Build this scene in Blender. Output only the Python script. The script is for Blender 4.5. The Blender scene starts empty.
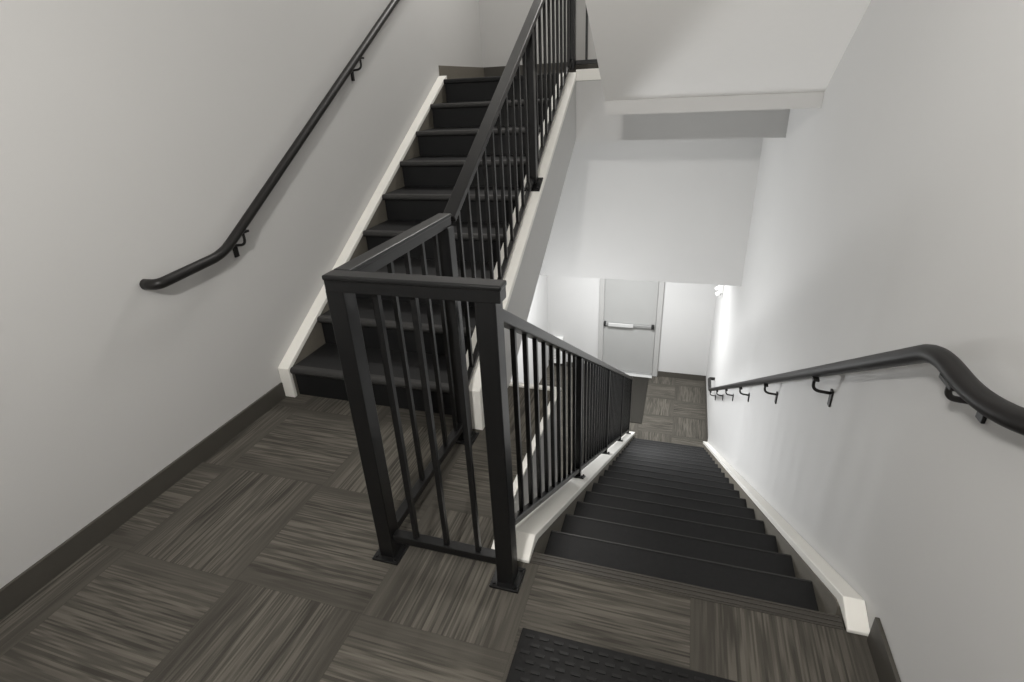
import bpy, bmesh, math
from mathutils import Vector, Matrix

C = bpy.context.scene.collection

# ------------------------------------------------------------------ materials
def new_mat(name):
    m = bpy.data.materials.new(name); m.use_nodes = True
    nt = m.node_tree; b = nt.nodes['Principled BSDF']
    return m, nt, b

def mat(name, col, rough=0.5, spec=0.5, metal=0.0, noise=0.0, nscale=30.0, bump=0.0, bscale=200.0):
    m, nt, b = new_mat(name)
    b.inputs['Base Color'].default_value = (*col, 1)
    b.inputs['Roughness'].default_value = rough
    b.inputs['Specular IOR Level'].default_value = spec
    b.inputs['Metallic'].default_value = metal
    tc = nt.nodes.new('ShaderNodeTexCoord')
    if noise:
        n = nt.nodes.new('ShaderNodeTexNoise'); n.inputs['Scale'].default_value = nscale
        n.inputs['Detail'].default_value = 4
        nt.links.new(tc.outputs['Object'], n.inputs['Vector'])
        mx = nt.nodes.new('ShaderNodeMix'); mx.data_type = 'RGBA'
        mx.inputs['A'].default_value = (*[c*(1-noise) for c in col], 1)
        mx.inputs['B'].default_value = (*[min(1, c*(1+noise)) for c in col], 1)
        nt.links.new(n.outputs['Fac'], mx.inputs['Factor'])
        nt.links.new(mx.outputs['Result'], b.inputs['Base Color'])
    if bump:
        n2 = nt.nodes.new('ShaderNodeTexNoise'); n2.inputs['Scale'].default_value = bscale
        nt.links.new(tc.outputs['Object'], n2.inputs['Vector'])
        bp = nt.nodes.new('ShaderNodeBump'); bp.inputs['Strength'].default_value = bump
        bp.inputs['Distance'].default_value = 0.002
        nt.links.new(n2.outputs['Fac'], bp.inputs['Height'])
        nt.links.new(bp.outputs['Normal'], b.inputs['Normal'])
    return m

TILE, TX, TY = 0.5, 0.13, 0.945

def carpet():
    m, nt, b = new_mat('carpet_tiles')
    N, L = nt.nodes, nt.links
    def val(x, s): 
        if isinstance(x, (int, float)): s.default_value = x
        else: L.new(x, s)
    def M(op, a, bb=0.0, c=0.0):
        n = N.new('ShaderNodeMath'); n.operation = op
        val(a, n.inputs[0]); val(bb, n.inputs[1]); val(c, n.inputs[2])
        return n.outputs[0]
    tc = N.new('ShaderNodeTexCoord'); sx = N.new('ShaderNodeSeparateXYZ')
    L.new(tc.outputs['Object'], sx.inputs[0])
    u = M('DIVIDE', M('SUBTRACT', sx.outputs[0], TX), TILE)
    v = M('DIVIDE', M('SUBTRACT', sx.outputs[1], TY), TILE)
    fu, fv = M('FLOOR', u), M('FLOOR', v)
    par = M('FLOORED_MODULO', M('ADD', fu, fv), 2.0)          # 1 -> streaks along X
    lu, lv = M('FRACT', u), M('FRACT', v)
    inv = M('SUBTRACT', 1.0, par)
    along = M('ADD', M('MULTIPLY', lu, par), M('MULTIPLY', lv, inv))
    across = M('ADD', M('MULTIPLY', lv, par), M('MULTIPLY', lu, inv))
    cid = M('ADD', M('MULTIPLY', fu, 17.31), M('MULTIPLY', fv, 41.77))
    def streak(rows, freq, seed, thin):
        row = M('FLOOR', M('MULTIPLY', across, rows))
        wn = N.new('ShaderNodeTexWhiteNoise'); wn.noise_dimensions = '2D'
        cx = N.new('ShaderNodeCombineXYZ'); L.new(row, cx.inputs[0]); L.new(M('ADD', cid, seed), cx.inputs[1])
        L.new(cx.outputs[0], wn.inputs['Vector'])
        off = M('MULTIPLY', wn.outputs['Value'], 60.0)
        nz = N.new('ShaderNodeTexNoise'); nz.noise_dimensions = '2D'
        nz.inputs['Scale'].default_value = 1.0; nz.inputs['Detail'].default_value = 1.0
        c2 = N.new('ShaderNodeCombineXYZ')
        L.new(M('ADD', M('MULTIPLY', along, freq), off), c2.inputs[0])
        L.new(M('ADD', M('MULTIPLY', row, 7.31), cid), c2.inputs[1])
        L.new(c2.outputs[0], nz.inputs['Vector'])
        r = N.new('ShaderNodeMapRange'); L.new(nz.outputs['Fac'], r.inputs['Value'])
        r.inputs['From Min'].default_value = 0.5 - thin; r.inputs['From Max'].default_value = 0.5 + thin
        return r.outputs['Result']
    s1 = streak(92.0, 1.9, 0.0, 0.09)       # fine yarn lines
    s2 = streak(40.0, 1.2, 9.0, 0.14)       # broader bands
    mixv = M('ADD', M('MULTIPLY', s1, 0.27), M('MULTIPLY', s2, 0.16))
    edge = M('MINIMUM', across, M('SUBTRACT', 1.0, across))
    er = N.new('ShaderNodeMapRange'); L.new(edge, er.inputs['Value'])
    er.inputs['From Min'].default_value = 0.03; er.inputs['From Max'].default_value = 0.22
    er.inputs['To Min'].default_value = 0.22; er.inputs['To Max'].default_value = 1.0
    dev = M('MULTIPLY', M('SUBTRACT', mixv, 0.215), er.outputs['Result'])
    # slow band brightness across the tile
    bn = N.new('ShaderNodeTexNoise'); bn.noise_dimensions = '2D'; bn.inputs['Scale'].default_value = 1.0
    c3 = N.new('ShaderNodeCombineXYZ'); L.new(M('MULTIPLY', across, 5.0), c3.inputs[0]); L.new(cid, c3.inputs[1])
    L.new(c3.outputs[0], bn.inputs['Vector'])
    ebias = M('MULTIPLY', M('SUBTRACT', er.outputs['Result'], 1.0), 0.10)
    fac = M('ADD', M('ADD', M('ADD', 0.47, dev), M('MULTIPLY', M('SUBTRACT', bn.outputs['Fac'], 0.5), 0.30)), ebias)
    # hairline tile seams
    du = M('MINIMUM', lu, M('SUBTRACT', 1.0, lu)); dv = M('MINIMUM', lv, M('SUBTRACT', 1.0, lv))
    seam = M('LESS_THAN', M('MINIMUM', du, dv), 0.003)
    fac2 = M('SUBTRACT', fac, M('MULTIPLY', seam, 0.06))
    pile = N.new('ShaderNodeTexNoise'); pile.inputs['Scale'].default_value = 420.0; pile.inputs['Detail'].default_value = 2.0
    L.new(tc.outputs['Object'], pile.inputs['Vector'])
    fac3 = M('ADD', fac2, M('MULTIPLY', M('SUBTRACT', pile.outputs['Fac'], 0.5), 0.18))
    cr = N.new('ShaderNodeValToRGB'); L.new(fac3, cr.inputs['Fac'])
    e = cr.color_ramp.elements
    e[0].position = 0.05; e[0].color = (0.022, 0.020, 0.0172, 1)
    e[1].position = 0.95; e[1].color = (0.185, 0.170, 0.142, 1)
    k = cr.color_ramp.elements.new(0.47); k.color = (0.086, 0.0795, 0.068, 1)
    L.new(cr.outputs['Color'], b.inputs['Base Color'])
    b.inputs['Roughness'].default_value = 0.95; b.inputs['Specular IOR Level'].default_value = 0.15
    bp = N.new('ShaderNodeBump'); bp.inputs['Strength'].default_value = 0.35; bp.inputs['Distance'].default_value = 0.003
    L.new(M('ADD', pile.outputs['Fac'], M('MULTIPLY', s1, 0.6)), bp.inputs['Height'])
    L.new(bp.outputs['Normal'], b.inputs['Normal'])
    return m

M_WALL = mat('wall_paint', (0.56, 0.557, 0.548), 0.75, 0.25, noise=0.015, nscale=3.0, bump=0.06, bscale=350)
M_CEIL = mat('ceiling_paint', (0.80, 0.79, 0.77), 0.85, 0.2, noise=0.01)
M_CARPET = carpet()
M_BASE = mat('vinyl_baseboard', (0.068, 0.063, 0.054), 0.55, 0.35, noise=0.08, nscale=25)
M_SKIRT = mat('taupe_skirt', (0.155, 0.142, 0.118), 0.6, 0.3, noise=0.1, nscale=40)
M_TREAD = mat('rubber_tread', (0.0120, 0.0120, 0.0124), 0.6, 0.3, noise=0.25, nscale=60, bump=0.25, bscale=260)
M_RISER = mat('rubber_riser', (0.0085, 0.0087, 0.0092), 0.55, 0.3, noise=0.15, nscale=40)
M_NOSE = mat('rubber_nosing_highlight', (0.032, 0.031, 0.030), 0.5, 0.45, noise=0.2, nscale=80)  # paler than the treads: edge highlight put into the colour
M_LNOSE = mat('landing_nosing_rubber', (0.055, 0.050, 0.043), 0.55, 0.4, noise=0.15, nscale=60)
M_CAP = mat('white_trim_paint', (0.88, 0.865, 0.815), 0.45, 0.45, noise=0.02, nscale=12)
M_RAIL = mat('black_powder_coat', (0.0075, 0.0075, 0.0077), 0.28, 0.40, noise=0.1, nscale=50, bump=0.05, bscale=500)
M_HAND = mat('dark_handrail_paint', (0.0105, 0.0095, 0.0090), 0.45, 0.38, noise=0.12, nscale=20)
M_STEEL = mat('satin_steel', (0.34, 0.34, 0.335), 0.38, 0.6, metal=0.35, noise=0.05, nscale=40)
M_PAD = mat('polished_bar_cover', (0.62, 0.62, 0.61), 0.3, 0.6, metal=0.2, noise=0.03)
M_DOOR = mat('grey_door_paint', (0.36, 0.36, 0.35), 0.32, 0.5, noise=0.02, nscale=8)
M_FRAME = mat('door_frame_paint', (0.40, 0.397, 0.386), 0.45, 0.45, noise=0.02, nscale=8)
M_MAT = mat('black_rubber_mat', (0.0075, 0.0073, 0.0073), 0.6, 0.3, noise=0.2, nscale=90)
M_STUD = mat('worn_rubber_stud', (0.0095, 0.0095, 0.0095), 0.45, 0.34, noise=0.6, nscale=14)
M_EMAT = mat('dark_entrance_mat', (0.030, 0.028, 0.024), 0.9, 0.2, noise=0.3, nscale=120)
M_WHITE = mat('white_plastic', (0.82, 0.82, 0.80), 0.4, 0.5, noise=0.01)
M_GLOSS = mat('clear_lens_plastic', (0.90, 0.90, 0.90), 0.12, 0.6, noise=0.01)
M_BLACK = mat('black_plastic', (0.012, 0.012, 0.012), 0.45, 0.5, noise=0.05)

# ------------------------------------------------------------------ mesh helpers
def add_box(bm, a, b, bevel=0.0):
    x0, y0, z0 = a; x1, y1, z1 = b
    vs = [bm.verts.new(p) for p in ((x0,y0,z0),(x1,y0,z0),(x1,y1,z0),(x0,y1,z0),(x0,y0,z1),(x1,y0,z1),(x1,y1,z1),(x0,y1,z1))]
    fs = [bm.faces.new([vs[i] for i in q]) for q in ((0,3,2,1),(4,5,6,7),(0,1,5,4),(1,2,6,5),(2,3,7,6),(3,0,4,7))]
    if bevel:
        es = list({e for f in fs for e in f.edges})
        bmesh.ops.bevel(bm, geom=es, offset=bevel, segments=2, profile=0.5, affect='EDGES', clamp_overlap=True)

def add_prism(bm, prof, x0, x1, bevel=0.0):
    """prof: list of (y, z), extruded along X from x0 to x1."""
    A = [bm.verts.new((x0, y, z)) for y, z in prof]
    B = [bm.verts.new((x1, y, z)) for y, z in prof]
    n = len(prof)
    fs = [bm.faces.new(A[::-1]), bm.faces.new(B)]
    for i in range(n):
        j = (i+1) % n
        fs.append(bm.faces.new((A[i], A[j], B[j], B[i])))
    bmesh.ops.recalc_face_normals(bm, faces=fs)
    if bevel:
        es = list({e for f in fs for e in f.edges})
        bmesh.ops.bevel(bm, geom=es, offset=bevel, segments=2, profile=0.5, affect='EDGES', clamp_overlap=True)

def add_bar(bm, p, q, w, t, bevel=0.0):
    """rectangular bar from p to q: w horizontal across, t in the other direction."""
    p, q = Vector(p), Vector(q); d = (q-p).normalized()
    if abs(d.z) > 0.999: s = Vector((1,0,0)); n = Vector((0,1,0))
    else:
        s = d.cross(Vector((0,0,1))).normalized(); n = s.cross(d).normalized()
    A = [bm.verts.new(p + s*(a*w/2) + n*(c*t/2)) for a, c in ((-1,-1),(1,-1),(1,1),(-1,1))]
    B = [bm.verts.new(q + s*(a*w/2) + n*(c*t/2)) for a, c in ((-1,-1),(1,-1),(1,1),(-1,1))]
    fs = [bm.faces.new(A[::-1]), bm.faces.new(B)]
    for i in range(4):
        j = (i+1) % 4; fs.append(bm.faces.new((A[i], A[j], B[j], B[i])))
    bmesh.ops.recalc_face_normals(bm, faces=fs)
    if bevel:
        es = list({e for f in fs for e in f.edges})
        bmesh.ops.bevel(bm, geom=es, offset=bevel, segments=2, profile=0.5, affect='EDGES', clamp_overlap=True)

def rounded(path, r, n=8):
    pts = [Vector(p) for p in path]; out = [pts[0]]
    for i in range(1, len(pts)-1):
        a, b, c = pts[i-1], pts[i], pts[i+1]
        u, v = (a-b), (c-b); rr = min(r, u.length*0.49, v.length*0.49)
        p, q = b + u.normalized()*rr, b + v.normalized()*rr
        for k in range(n+1):
            t = k/n; out.append(p*(1-t)**2 + b*2*t*(1-t) + q*t*t)
    out.append(pts[-1]); return out

def add_tube(bm, pts, r, n=14, dome=False):
    pts = [Vector(p) for p in pts]
    if dome:                                    # softly rounded ends
        d0 = (pts[0]-pts[1]).normalized(); d1 = (pts[-1]-pts[-2]).normalized()
        seq = [(pts[0]+d0*r*0.35, r*0.6), (pts[0]+d0*r*0.22, r*0.88)] + [(p, r) for p in pts] + [(pts[-1]+d1*r*0.22, r*0.88), (pts[-1]+d1*r*0.35, r*0.6)]
    else:
        seq = [(p, r) for p in pts]
    rings = []; prev = None
    for i, (p, rad) in enumerate(seq):
        a = seq[max(i-1, 0)][0]; b = seq[min(i+1, len(seq)-1)][0]
        t = (b-a).normalized()
        if prev is None:
            s = t.cross(Vector((0,0,1)))
            if s.length < 1e-3: s = t.cross(Vector((1,0,0)))
        else:
            s = prev - t*prev.dot(t)
        s.normalize(); prev = s; nn = t.cross(s)
        rings.append([bm.verts.new(p + (s*math.cos(2*math.pi*k/n) + nn*math.sin(2*math.pi*k/n))*rad) for k in range(n)])
    fs = []
    for A, B in zip(rings, rings[1:]):
        for k in range(n):
            j = (k+1) % n; fs.append(bm.faces.new((A[k], A[j], B[j], B[k])))
    fs.append(bm.faces.new(rings[0][::-1])); fs.append(bm.faces.new(rings[-1]))
    bmesh.ops.recalc_face_normals(bm, faces=fs)
    for f in fs[:-2]: f.smooth = True

def obj(name, bm, m, parent=None):
    me = bpy.data.meshes.new(name); bm.to_mesh(me); bm.free()
    me.materials.append(m)
    o = bpy.data.objects.new(name, me); C.objects.link(o)
    if parent is not None:
        o.parent = parent
        o.matrix_parent_inverse = parent.matrix_world.inverted()
    return o

def boxes(*bs, bevel=0.0):
    bm = bmesh.new()
    for a, b in bs: add_box(bm, a, b, bevel)
    return bm

def prism(prof, x0, x1, bevel=0.0):
    bm = bmesh.new(); add_prism(bm, prof, x0, x1, bevel); return bm

def struct(name, bm, m, label=None, cat=None):
    o = obj(name, bm, m); o['kind'] = 'structure'
    if label: o['label'] = label
    if cat: o['category'] = cat
    return o

def thing(name, label, cat, loc, group=None):
    o = bpy.data.objects.new(name, None); C.objects.link(o)
    o.location = loc; o.empty_display_size = 0.1
    o.matrix_world = Matrix.Translation(loc)
    o['label'] = label; o['category'] = cat
    if group: o['group'] = group
    return o

# ------------------------------------------------------------------ dimensions (metres; landing carpet is z = 0)
XL, XR = -2.03, 0.63
YB = -0.55
RISE, RUN = 0.175, 0.30
ZU = 9*RISE                  # upper landing
ZD = -19*RISE                # lower hallway floor
YN = 1.33                    # nosing of the landing over the descending stairs
YU = 2.046                   # nosing of the first step up
YUL = 4.32                   # edge of the upper landing
YH = 5.6                     # wall over the lower hallway / far wall of the upper landing
YF = 8.72                    # far wall with the exit door
ZHC = -0.455                  # ceiling of the lower hallway
XLL = -2.20                  # left wall of the lower hallway
ZTOP = 4.5
SL = 0.61
RUND = 0.287                 # tread run of the descending stairs
XS0, XS1 = -0.408, 0.565     # tread ends of the descending stairs
XW = -0.555                  # edge of the landing beside the descending stairs
YLE = 2.44                   # end of the landing ledge between the flights
XU0, XU1 = -1.96, -0.955     # tread ends of the ascending stairs
XUR = -0.84                  # outer face of the ascending stringer

# ------------------------------------------------------------------ the shell
struct('wall_left', boxes(((XL-0.12, YB-0.1, -3.6), (XL, YH, ZTOP))), M_WALL, 'tall pale grey painted wall beside the ascending stairs', 'wall')
struct('wall_right', boxes(((XR, YB-0.1, -3.6), (XR+0.12, YF+0.1, ZTOP))), M_WALL, 'pale grey painted wall beside the descending stairs', 'wall')
struct('wall_rear', boxes(((XL, YB-0.1, -0.3), (XR, YB, ZTOP))), M_WALL, 'pale grey wall at the back of the landing', 'wall')
struct('wall_upper_far', boxes(((XL, YH, 1.2), (XR, YH+0.12, ZTOP))), M_WALL, 'grey far wall of the upper landing', 'wall')
struct('wall_header', boxes(((XL, YH, ZHC), (XR, YH+0.12, 1.2))), M_WALL, 'white wall hanging over the opening to the lower hallway', 'wall')
struct('wall_upper_landing_edge', boxes(((XUR-0.11, YUL, 1.09), (XR, YUL+0.10, 1.51))), M_WALL, 'painted face under the edge of the upper landing', 'wall')
struct('ceiling_under_upper_landing', boxes(((XL, YUL+0.10, 1.09), (XR, YH, 1.20))), M_CEIL, 'painted underside of the upper landing', 'ceiling')
struct('wall_lower_far', boxes(((XLL, YF, -3.6), (XR, YF+0.12, ZHC))), M_WALL, 'white far wall of the lower hallway around the exit door', 'wall')
struct('wall_lower_left', boxes(((XLL-0.12, YH, -3.6), (XLL, YF+0.12, ZHC)), ((XLL-0.12, YH-0.1, -3.6), (XL-0.12, YH, ZHC))), M_WALL, 'white left wall of the lower hallway', 'wall')
struct('ceiling_lower', boxes(((XLL-0.12, YH+0.12, ZHC), (XR, YF+0.12, ZHC+0.1)), ((XLL-0.12, YH, ZHC), (XL, YH+0.12, ZHC+0.1))), M_CEIL, 'white ceiling of the lower hallway', 'ceiling')
struct('ceiling', boxes(((XL, YB, ZTOP), (XR, YH, ZTOP+0.1))), M_CEIL, 'ceiling high over the stairwell', 'ceiling')
# landing slab, with a carpeted ledge running on between the two flights
struct('floor', boxes(((XL, YB, -0.25), (XR, 1.28, 0)), ((XL, 1.28, -0.25), (XW, YLE, 0))), M_CARPET, 'landing floor of streaked taupe carpet tiles', 'floor')
struct('floor_lower', boxes(((XLL-0.12, 1.0, ZD-0.1), (XR, YF+0.12, ZD))), M_CARPET, 'streaked carpet floor of the lower hallway in front of the exit door', 'floor')
struct('floor_upper', boxes(((XL, 4.50, 1.51), (XR, YH, ZU)),), M_CARPET, 'carpeted floor of the upper landing', 'floor')
struct('wall_landing_side', boxes(((XW-0.06, YN-0.02, -3.55), (XW, YLE, -0.25)), ((XW, YN-0.02, -0.25), (XW+0.004, YLE, -0.012))), M_WALL, 'painted drop below the landing edge beside the descending railing', 'wall')
struct('wall_landing_end', boxes(((XL, YLE-0.08, -3.55), (XW-0.06, YLE-0.002, -0.25))), M_WALL, 'painted wall under the end of the landing ledge', 'wall')
# overhead flight to the next storey: only its painted underside shows
sf = [(3.345, 1.327), (YUL-0.001, 1.327), (YUL-0.001, ZU), (4.46, ZU), (4.46, 1.75), (1.33, 3.58), (1.33, 2.90), (1.33, 1.40+SL*2.0), (3.345, 1.40-SL*0.015)]
struct('ceiling_stair_soffit', prism(sf, -0.48, XR), M_CEIL, 'smooth painted underside of the flight overhead sloping down to a flat lip', 'soffit')
struct('trim_3', boxes(((-0.481, 3.33, 1.325), (XR, 3.345, 1.40))), M_WALL, 'lip at the foot of the overhead sloping soffit, coloured darker to dim its light', 'trim')  # darker colour than the soffit, offsetting lamp light on this face
struct('ceiling_landing', boxes(((XL, YB, 1.40+SL*2.0), (XR, YN, 1.40+SL*2.0+0.25))), M_CEIL, 'ceiling over the landing', 'ceiling')
# white trims
struct('trim_1', boxes(((XUR, YUL-0.018, 1.512), (-0.48, YUL, ZU+0.012)), bevel=0.002), M_CAP, 'white fascia board on the edge of the upper landing', 'trim')
struct('trim_2', boxes(((XW-0.022, 1.40, 0.0), (XW+0.006, YLE+0.006, 0.014)), ((XUR+0.002, YLE-0.022, 0.0), (XW-0.022, YLE+0.006, 0.014)), bevel=0.002), M_CAP, 'thin white edging around the landing ledge between the flights', 'trim')
# baseboards
struct('baseboard_left', boxes(((XL, YB, 0), (XL+0.012, 2.03, 0.092)), bevel=0.002), M_BASE, 'dark vinyl baseboard along the left wall of the landing', 'baseboard')
struct('baseboard_right', boxes(((XR-0.012, YB, 0), (XR, 1.262, 0.10)), bevel=0.002), M_BASE, 'dark vinyl baseboard stub beside the top of the descending stairs', 'baseboard')
struct('baseboard_upper_far', boxes(((XL+0.012, YH-0.012, ZU), (-0.30, YH, ZU+0.105)), bevel=0.002), M_BASE, 'dark baseboard on the far wall of the upper landing', 'baseboard')
struct('baseboard_upper_left', boxes(((XL, 4.53, ZU), (XL+0.012, YH, ZU+0.105)), bevel=0.002), M_SKIRT, 'taupe baseboard on the left wall at the top of the stairs', 'baseboard')
struct('baseboard_lower_far', boxes(((-0.185, YF-0.012, ZD), (XR, YF, ZD+0.10)), ((XLL, YF-0.012, ZD), (-1.275, YF, ZD+0.10)), bevel=0.002), M_BASE, 'dark baseboard on the far wall of the lower hallway', 'baseboard')
struct('baseboard_lower_right', boxes(((XR-0.012, 6.87, ZD), (XR, YF-0.012, ZD+0.10)), bevel=0.002), M_BASE, 'dark baseboard on the right wall of the lower hallway', 'baseboard')

# ------------------------------------------------------------------ stairs
def tread_bm(yf, z, x0, x1, depth=RUN+0.03):
    """one tread with a rounded nosing at the front edge yf (sign of depth = direction of the back)."""
    t = 0.034; r = 0.011; s = 1 if depth > 0 else -1
    prof = [(yf+depth, z), (yf+depth, z-t)]
    prof += [(yf+s*0.008, z-t), (yf+s*0.002, z-t+0.006)]
    for k in range(5):
        a = math.pi*0.5*k/4
        prof.append((yf + s*(r - r*math.cos(a)), z - r + r*math.sin(a)))
    return prism(prof, x0, x1)

def nosing_bm(yf, z, x0, x1, s, n=1):
    """raised ribs along the nosing of a tread."""
    bm = bmesh.new()
    for k in range(n):
        y0 = yf + s*(0.006 + 0.016*k); y1 = y0 + s*0.007
        add_box(bm, (x0+0.002, min(y0, y1), z-0.002), (x1-0.002, max(y0, y1), z+0.0022))
    return bm

def bullnose_bm(yf, z, x0, x1):
    '''rounded front strip wrapped over the edge of a tread.'''
    r = 0.0165; c = (yf+r-0.003, z-r+0.0015); prof = [(yf+0.045, z+0.0015)]
    for k in range(9):
        a = math.pi/2 + math.pi*k/8
        prof.append((c[0]+r*math.cos(a), c[1]+(r+0.001)*math.sin(a)))
    prof += [(yf+0.020, z-0.0345), (yf+0.020, z-0.004), (yf+0.045, z-0.001)]
    bm = prism(prof, x0+0.001, x1-0.001)
    for f in bm.faces:
        if abs(f.normal.x) < 0.5: f.smooth = False
    return bm

def up_cap(y): return 0.225 + 0.5805*(y-2.0)          # top of the wide cap beside the ascending stairs
def up_bot(y): return 0.271 + 0.5875*(y-2.89)
def upl_cap(y): return 0.192 + 0.575*(y-2.055)        # top of the narrow cap on the left wall

up = thing('staircase', 'black rubber stairs climbing to the upper landing beside the left wall', 'staircase', (-1.45, 2.05, 0))
for k in range(1, 9):
    yf, z = YU + RUN*(k-1), RISE*k
    t = obj('tread', tread_bm(yf, z, XU0, XU1), M_TREAD, up)
    obj('nosing_strip', bullnose_bm(yf, z, XU0, XU1), M_NOSE, t)  # lighter strip paints the lit highlight on the rounded tread edge
for k in range(1, 10):
    yf, z = YU + RUN*(k-1), RISE*k
    obj('riser', boxes(((XU0, yf+0.028, z-RISE+(0.001 if k > 1 else 0)), (XU1, yf+0.04, z-0.034))), M_RISER, up)
obj('landing_nosing', tread_bm(YU+RUN*8, ZU, XU0, XU1, 0.054), M_TREAD, up)
# cap and skirt on the wall side
ye = 4.53
prof = [(2.035, 0), (2.035, 0.178), (2.055, upl_cap(2.055)), (4.50, upl_cap(4.50)), (ye, ZU+0.028), (ye, ZU-0.0), (4.50, upl_cap(4.50)-0.03), (2.075, upl_cap(2.075)-0.030), (2.058, 0.150), (2.058, 0)]
obj('stringer_cap', prism(prof, XL+0.001, -1.962, 0.003), M_CAP, up)
prof = [(2.058, 0), (2.058, 0.150), (2.075, upl_cap(2.075)-0.030), (4.50, upl_cap(4.50)-0.03), (4.50, 1.215), (4.41, 1.215), (4.41, up_bot(4.41)), (2.435, 0)]
obj('skirt_board', prism(prof, XL+0.001, -1.968), M_SKIRT, up)
# cap, stringer on the open side
yt = YUL
prof = [(1.985, 0), (1.985, up_cap(2.0)-0.006), (2.0, up_cap(2.0)), (yt, up_cap(yt)), (yt, up_cap(yt)-0.035), (2.03, up_cap(2.03)-0.040), (2.02, up_cap(2.02)-0.06), (2.02, 0)]
obj('stringer_cap', prism(prof, -0.965, XUR+0.004, 0.003), M_CAP, up)
prof = [(2.02, 0), (2.02, up_cap(2.02)-0.06), (2.03, up_cap(2.03)-0.040), (yt, up_cap(yt)-0.035), (yt, up_bot(yt)), (2.435, 0.0)]
s = obj('stringer', prism(prof, XU1, XUR), M_WALL, up); s['label'] = 'pale painted outer stringer face'
prof = [(2.47, 0.02), (yt, up_bot(yt)), (yt, up_bot(yt)+0.02), (2.47, 0.04)]
s = obj('soffit', prism(prof, XL+0.001, XU1), M_WALL, up)

DS = 0.6095
def dn_cap(y): return 0.047 - DS*(y-1.363)
dn = thing('staircase', 'long black rubber stairs descending to the lower hallway and exit door', 'staircase', (0.08, YN, 0))
obj('landing_nosing', tread_bm(YN, 0.002, XS0, XS1, -0.052), M_LNOSE, dn)
obj('nosing_ribs', nosing_bm(YN, 0.002, XS0, XS1, -1, 3), M_LNOSE, dn)
for k in range(1, 19):
    yf, z = YN + RUND*k, -RISE*k
    t = obj('tread', tread_bm(yf, z, XS0, XS1, -(RUND+0.025)), M_TREAD, dn)
    obj('nosing_strip', nosing_bm(yf, z, XS0, XS1, -1), M_NOSE, t)
for k in range(0, 19):
    yf, z = YN + RUND*k, -RISE*k
    obj('riser', boxes(((XS0, yf-0.04, z-RISE+(0.001 if k < 18 else 0.001)), (XS1, yf-0.028, z-0.034))), M_RISER, dn)
ye2 = 6.86
cap_r = [(1.272, 0.001), (1.272, 0.014), (1.363, 0.047), (ye2, dn_cap(ye2)), (ye2, ZD+0.001), (ye2-0.10, ZD+0.001), (ye2-0.12, dn_cap(ye2-0.12)-0.035), (1.40, dn_cap(1.40)-0.035), (1.362, 0.001)]
obj('stringer_cap', prism(cap_r, XS1+0.004, XR-0.001, 0.003), M_CAP, dn)
obj('stringer_cap', prism(cap_r, XW+0.006, XS0+0.004, 0.003), M_CAP, dn)
sk = [(1.362, 0.001), (1.40, dn_cap(1.40)-0.035), (ye2-0.12, dn_cap(ye2-0.12)-0.035), (ye2-0.10, ZD+0.001), (6.1, ZD+0.001), (1.35, -0.42)]
obj('skirt_board', prism(sk, XS1, XR-0.001), M_SKIRT, dn)
obj('skirt_board', prism(sk, XS0-0.012, XS0), M_SKIRT, dn)
s = obj('stringer', prism(sk, XW+0.006, XS0-0.012), M_WALL, dn); s['label'] = 'pale painted stringer under the railing'

# ------------------------------------------------------------------ guard railings
PW = 0.057                     # newel post
BW = 0.016                     # baluster
def base_plate(x, y, z, slope=0.0, w=0.10):
    bm = bmesh.new()
    h = w/2
    prof = [(y-h, z-h*slope), (y+h, z+h*slope), (y+h, z+h*slope+0.010), (y-h, z-h*slope+0.010)]
    add_prism(bm, prof, x-h, x+h, 0.002)
    for a in (-1, 1):
        for c in (-1, 1):
            yy = y + c*h*0.72; zz = z + c*h*0.72*slope
            add_tube(bm, [(x+a*h*0.72, yy, zz+0.008), (x+a*h*0.72, yy, zz+0.016)], 0.0065, 6)
    return bm

def post(parent, x, y, z0, z1, name='newel_post', slope=0.0, plate=True, w=PW, pw=0.10):
    zb = z0 + abs(slope)*w/2 + (0.001 if slope else 0)
    o = obj(name, boxes(((x-w/2, y-w/2, zb), (x+w/2, y+w/2, z1)), bevel=0.003), M_RAIL, parent)
    if plate: obj('base_plate', base_plate(x, y, z0 if not slope else z0, slope, pw), M_RAIL, o)
    return o

def bal(parent, x, y, z0, z1):
    obj('baluster', boxes(((x-BW/2, y-BW/2, z0), (x+BW/2, y+BW/2, z1))), M_RAIL, parent)

XA, XB, YR = -0.899, -0.457, 1.195      # left and right newels; front run
YBK = 1.905                            # newel at the foot of the ascending stairs
ZT = 1.060
XPU = -0.893                            # railing of the ascending stairs
lr = thing('guard_railing', 'black metal L-shaped guard railing on the carpeted landing between the two flights', 'railing', (XA, YR, 0))
post(lr, XA, YR, 0, ZT-0.045); post(lr, XB, YR, 0, ZT-0.045)
post(lr, XPU, YBK, 0, ZT-0.045)
def cap_rail(bm, a, b):
    # flat bar with a slightly wider rounded cap strip on top
    (x0, y0), (x1, y1) = a, b
    add_box(bm, (x0+0.003, y0+0.003, ZT-0.048), (x1-0.003, y1-0.003, ZT-0.014), 0.002)
    add_box(bm, (x0, y0, ZT-0.016), (x1, y1, ZT), 0.005)
bm = bmesh.new(); cap_rail(bm, (XA-0.028, YR-0.034), (XB+0.046, YR+0.020)); obj('top_rail', bm, M_RAIL, lr)
bm = bmesh.new(); cap_rail(bm, (XA-0.028, YR+0.0205), (XA+0.028, YBK+0.032)); obj('top_rail', bm, M_RAIL, lr)
obj('bottom_rail', boxes(((XA+PW/2, YR-0.018, 0.075), (XB-PW/2, YR+0.018, 0.105)), bevel=0.003), M_RAIL, lr)
obj('bottom_rail', boxes(((XA-0.018, YR+PW/2, 0.075), (XA+0.018, YBK-PW/2, 0.105)), bevel=0.003), M_RAIL, lr)
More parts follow.
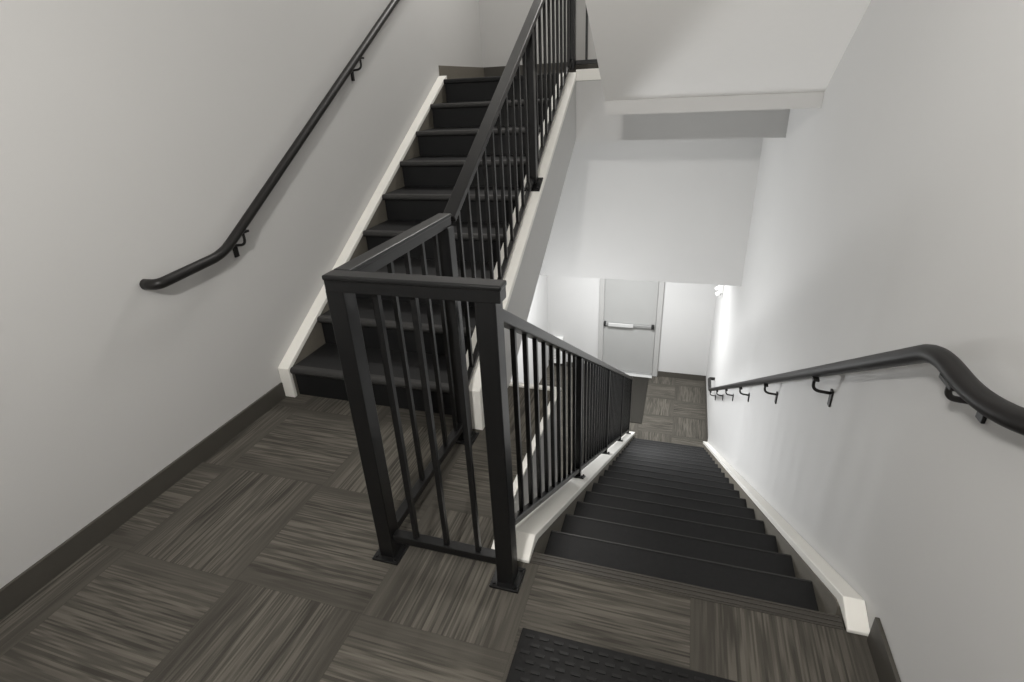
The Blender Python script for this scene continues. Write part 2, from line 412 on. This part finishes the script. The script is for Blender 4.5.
for x in (-0.785, -0.670, -0.555): bal(lr, x, YR, 0.105, ZT-0.046)
for k in range(5): bal(lr, XA, 1.360 + 0.116*k, 0.105, ZT-0.046)

def slope_rail(parent, name, x, y0, z0, y1, z1, w, t):
    bm = bmesh.new(); add_bar(bm, (x, y0, z0), (x, y1, z1), w, t, 0.004)
    return obj(name, bm, M_RAIL, parent)

# railing of the ascending stairs
ur = thing('guard_railing', 'black metal stair railing rising along the ascending flight on its white cap', 'railing', (XPU, 2.0, 0.22))
def ur_top(y): return 1.052 + 0.592*(y-1.955)         # top surface
def ur_low(y): return up_cap(y) + 0.066
y_top = 4.40
slope_rail(ur, 'top_rail', XPU, 1.953, ur_top(1.953)-0.019, y_top+0.03, ur_top(y_top+0.03)-0.019, 0.056, 0.028)
slope_rail(ur, 'bottom_rail', XPU, 1.960, ur_low(1.960)-0.013, y_top-PW/2, ur_low(y_top-PW/2)-0.013, 0.026, 0.022)
ymid = 3.24
post(ur, XPU, ymid, up_cap(ymid)+0.001, ur_top(ymid)-0.037, slope=0.5805, w=0.048)
post(ur, XPU, y_top, ZU+0.013, ur_top(y_top)-0.037, plate=False)
for a, b, n in ((1.93, ymid, 11), (ymid, y_top, 10)):
    for k in range(1, n):
        y = a + (b-a)*k/n
        bal(ur, XPU, y, ur_low(y)-0.010, ur_top(y)-0.036)

# short guard on the upper landing edge
gr = thing('guard_railing', 'black metal guard along the edge of the upper landing, beside the overhead soffit', 'railing', (-0.7, 4.42, ZU))
obj('top_rail', boxes(((XPU+0.033, 4.39, 2.62), (-0.42, 4.45, 2.666)), bevel=0.004), M_RAIL, gr)
obj('bottom_rail', boxes(((XPU+PW/2+0.002, 4.402, ZU+0.045), (-0.505, 4.438, ZU+0.075)), bevel=0.003), M_RAIL, gr)
for x in (-0.785, -0.675, -0.565): bal(gr, x, 4.42, ZU+0.075, 2.62)

# railing of the descending stairs
XD = -0.478
dr = thing('guard_railing', 'long black metal stair railing running down along the descending flight', 'railing', (XD, 1.3, 0))
def dr_top(y): return 0.925 - 0.597*(y-1.33)
def dr_low(y): return dn_cap(y) + 0.072
ds = YR + PW/2 + 0.014
de = 6.42
slope_rail(dr, 'top_rail', XD, ds, dr_top(ds)-0.022, de, dr_top(de)-0.022, 0.052, 0.036)
slope_rail(dr, 'bottom_rail', XD, 1.30, dr_low(1.30)-0.016, de, dr_low(de)-0.016, 0.030, 0.024)
dposts = [2.57, 3.87, 5.17, 6.38]
for y in dposts:
    post(dr, XD, y, dn_cap(y)+0.001, dr_top(y)-0.04, slope=-DS, w=0.040, pw=0.085)
for a, b, n in ((YR, 2.57, 11), (2.57, 3.87, 11), (3.87, 5.17, 11), (5.17, 6.38, 10)):
    for k in range(1, n):
        y = a + (b-a)*k/n
        if y > 1.27: bal(dr, XD, y, dr_low(y)-0.012, dr_top(y)-0.038)
bm = bmesh.new(); add_box(bm, (XD-0.022, de+0.008, dr_top(de)-0.052), (XD+0.022, de+0.022, dr_top(de)-0.008), 0.004)
e = obj('end_cap_highlight', bm, M_WHITE, dr); e['label'] = 'small end cap on the top rail, its highlight painted in as pale colour'  # pale colour stands in for the highlight on the rail end

# ------------------------------------------------------------------ wall handrails
RH = 0.0215
XHR = XR - 0.075
YB1 = 1.255
def hr_z(y): return 0.938 - 0.602*(y-YB1)
rh = thing('handrail', 'black tubular handrail on the right wall following the descending stairs', 'handrail', (XR, 1.3, 0.9))
y1 = 6.72
path = [(XR-0.003, 0.66, 1.055), (XHR, 1.03, 0.932), (XHR, YB1, 0.938), (XHR, y1, hr_z(y1)), (XHR, y1+0.32, hr_z(y1)), (XR-0.004, y1+0.32, hr_z(y1))]
bm = bmesh.new()
a1 = rounded(path[:3], 0.10, 8)[:-1]; a2 = rounded(path[1:4], 0.075, 10)[1:-1]; a3 = rounded(path[3-1:], 0.05, 8)[1:]
add_tube(bm, a1 + a2 + a3, RH, 18)
obj('rail', bm, M_HAND, rh)
def bracket(parent, xr, xw, y, z, drop=0.065, low=0.125):
    """saddle under the rail, curved arm and wall plate; xw is the wall."""
    d = 1 if xw > xr else -1
    b0 = bmesh.new()
    add_tube(b0, rounded([(xr, y, z-RH+0.002), (xr, y, z-RH-drop+0.003), (xw-d*0.006, y, z-RH-drop-0.003)], 0.045, 8), 0.0065, 10)
    o = obj('bracket', b0, M_HAND, parent)
    obj('saddle_plate', boxes(((xr-0.012, y-0.030, z-RH-0.008), (xr+0.012, y+0.030, z-RH+0.003)), bevel=0.002), M_HAND, o)
    obj('wall_plate', boxes(((min(xw, xw-d*0.008), y-0.014, z-RH-low), (max(xw, xw-d*0.008), y+0.014, z-RH-drop+0.012)), bevel=0.002), M_HAND, o)
for yy in (1.165,):
    bracket(rh, XHR, XR, yy, 0.935, 0.042, 0.085)
for yy in (2.10, 3.04, 4.00, 4.90, 5.75, 6.58):
    bracket(rh, XHR, XR, yy, hr_z(yy))

XHL = XL + 0.075
lh = thing('handrail', 'black tubular handrail on the left wall rising with the ascending stairs', 'handrail', (XL, 2.0, 0.9))
def hl_z(y): return 0.880 + 0.602*(y-1.825)
path = [(XL+0.004, 1.48, 0.855), (XHL, 1.48, 0.857), (XHL, 1.825, 0.880), (XHL, 4.55, hl_z(4.55)), (XHL, 4.85, hl_z(4.55))]
bm = bmesh.new(); add_tube(bm, rounded(path[:3], 0.05, 8)[:-1] + rounded(path[1:], 0.07, 10)[1:], RH, 18)
obj('rail', bm, M_HAND, lh)
for yy in (1.97, 3.22, 4.42):
    bracket(lh, XHL, XL, yy, hl_z(yy))

# ------------------------------------------------------------------ exit door
d = bpy.data.objects.new('door_1', None); C.objects.link(d); d.location = (-0.76, YF, ZD); d.matrix_world = Matrix.Translation((-0.76, YF, ZD))
d['kind'] = 'structure'; d['label'] = 'grey steel exit door with a horizontal push bar'; d['category'] = 'door'
DX0, DX1, DZ = -1.178, -0.280, ZD+2.10
obj('door_frame', boxes(((DX0-0.085, YF-0.035, ZD), (DX0, YF, DZ+0.07)), ((DX1, YF-0.035, ZD), (DX1+0.085, YF, DZ+0.07)), ((DX0, YF-0.035, DZ), (DX1, YF, DZ+0.07)), bevel=0.004), M_FRAME, d)
obj('door_leaf', boxes(((DX0+0.006, YF-0.022, ZD+0.055), (DX1-0.006, YF-0.001, DZ-0.004)), bevel=0.003), M_DOOR, d)
obj('threshold', boxes(((DX0, YF-0.12, ZD), (DX1, YF-0.022, ZD+0.014)), bevel=0.003), M_PAD, d)
obj('door_sweep', boxes(((DX0+0.01, YF-0.040, ZD+0.016), (DX1-0.01, YF-0.022, ZD+0.055)), bevel=0.002), M_STEEL, d)
pb = obj('push_bar', boxes(((DX0+0.02, YF-0.075, ZD+0.945), (DX1-0.03, YF-0.035, ZD+0.995)), bevel=0.006), M_STEEL, d)
obj('touch_pad', boxes(((DX0+0.09, YF-0.095, ZD+0.940), (DX0+0.52, YF-0.074, ZD+1.005)), bevel=0.006), M_PAD, pb)
obj('end_bracket', boxes(((DX1-0.075, YF-0.085, ZD+0.935), (DX1-0.03, YF-0.022, ZD+1.005)), bevel=0.004), M_BLACK, pb)
obj('end_bracket', boxes(((DX0+0.01, YF-0.080, ZD+0.93), (DX0+0.045, YF-0.022, ZD+1.01)), bevel=0.004), M_BLACK, pb)

# ------------------------------------------------------------------ mats
MX0, MX1, MY0, MY1 = -0.357, 0.555, 0.42, 1.03
fm = thing('floor_mat', 'black rubber mat with small raised bars lying on the landing carpet at the stair top', 'mat', ((MX0+MX1)/2, (MY0+MY1)/2, 0))
obj('mat_body', boxes(((MX0, MY0, 0.0005), (MX1, MY1, 0.009)), bevel=0.002), M_MAT, fm)
bm = bmesh.new()
row = 0; y = MY1-0.022
while y > MY0+0.015:
    x = MX0 + 0.016 + (0.022 if row % 2 else 0.0)
    while x < MX1-0.04:
        add_box(bm, (x, y-0.005, 0.008), (x+0.026, y+0.004, 0.0115))
        x += 0.044
    y -= 0.026; row += 1
obj('raised_bars', bm, M_STUD, fm)

em = obj('floor_mat', boxes(((-1.27, 7.13, ZD+0.0005), (-0.33, YF-0.13, ZD+0.012)), bevel=0.004), M_EMAT)
em['label'] = 'dark entrance mat on the lower hallway carpet in front of the exit door'; em['category'] = 'mat'

# ------------------------------------------------------------------ small fittings downstairs
wh = thing('wall_heater', 'small white box heater on the far hallway wall left of the exit door', 'heater', (-2.01, YF, ZD+0.1))
obj('housing', boxes(((-2.12, YF-0.11, ZD+0.101), (-1.91, YF-0.001, ZD+0.62)), bevel=0.008), M_WHITE, wh)
bm = bmesh.new()
for k in range(9):
    z = ZD+0.20+0.03*k
    add_box(bm, (-2.09, YF-0.116, z), (-1.94, YF-0.108, z+0.014))
obj('grille', bm, M_FRAME, wh)

el = thing('emergency_light', 'small white twin-head emergency light high on the right wall of the lower hallway', 'light fixture', (XR, 7.90, -1.45))
zc = -1.265
obj('housing', boxes(((XR-0.055, 7.56, zc), (XR-0.001, 7.86, zc+0.12)), bevel=0.008), M_WHITE, el)
for yy in (7.60, 7.82):
    bm = bmesh.new()
    add_tube(bm, [(XR-0.03, yy, zc-0.005), (XR-0.05, yy, zc-0.015), (XR-0.080, yy, zc-0.034)], 0.034, 16)
    hd = obj('lamp_head', bm, M_WHITE, el)
    bm = bmesh.new()
    add_tube(bm, [(XR-0.0795, yy, zc-0.0337), (XR-0.085, yy, zc-0.0372)], 0.030, 16)
    obj('lens', bm, M_GLOSS, hd)

# ------------------------------------------------------------------ lights
def area(name, loc, size, power, col=(1, 1, 1), sy=None, rot=(0, 0, 0)):
    l = bpy.data.lights.new(name, 'AREA'); l.energy = power; l.color = col
    l.shape = 'RECTANGLE'; l.size = size; l.size_y = sy or size
    o = bpy.data.objects.new(name, l); C.objects.link(o); o.location = loc; o.rotation_euler = rot
    return o
def globe(name, loc, radius, power, col):
    l = bpy.data.lights.new(name, 'POINT'); l.energy = power; l.color = col; l.shadow_soft_size = radius
    o = bpy.data.objects.new(name, l); C.objects.link(o); o.location = loc
WARM, COOL = (1.0, 0.975, 0.94), (0.98, 0.99, 1.0)
area('wall_lamp_landing', (-0.42, YB+0.02, 2.25), 0.18, 55, WARM, 0.12, (math.pi/2, 0, 0))
area('ceiling_lamp_upper', (-1.0, 5.25, ZTOP-0.5), 0.5, 62, WARM, 0.4, (-math.pi*0.36, 0, 0))
area('ceiling_lamp_hallway', (-0.85, 7.0, ZHC-0.03), 0.6, 104, COOL, 0.6)
area('wall_lamp_stairwell', (XL+0.03, 4.0, -1.2), 0.3, 82, COOL, 1.0, (0, -math.pi/2, 0))

w = bpy.data.worlds.new('World'); bpy.context.scene.world = w; w.use_nodes = True
w.node_tree.nodes['Background'].inputs['Color'].default_value = (0.5, 0.5, 0.5, 1)
w.node_tree.nodes['Background'].inputs['Strength'].default_value = 0.05

# ------------------------------------------------------------------ camera
F, PITCH, YAW, ROLL = 532.417463, 0.446094879, -0.322586091, -0.0510029554
cp, sp, cy, sy = math.cos(PITCH), math.sin(PITCH), math.cos(YAW), math.sin(YAW)
fwd = Vector((sy*cp, cy*cp, -sp)); right = Vector((cy, -sy, 0)); upv = right.cross(fwd)
r = right*math.cos(ROLL) + upv*math.sin(ROLL); u = -right*math.sin(ROLL) + upv*math.cos(ROLL)
cam = bpy.data.cameras.new('camera'); co = bpy.data.objects.new('camera', cam); C.objects.link(co)
cam.sensor_fit = 'HORIZONTAL'; cam.sensor_width = 36.0; cam.lens = F*36.0/1024.0
cam.clip_start = 0.05; cam.clip_end = 60
co.matrix_world = Matrix(((r.x, u.x, -fwd.x, 0), (r.y, u.y, -fwd.y, 0), (r.z, u.z, -fwd.z, 1.5), (0, 0, 0, 1)))
sc = bpy.context.scene; sc.camera = co
sc.view_settings.view_transform = 'Standard'; sc.view_settings.look = 'None'
sc.view_settings.exposure = 0.0; sc.view_settings.gamma = 1.0; sc.view_settings.use_curve_mapping = False
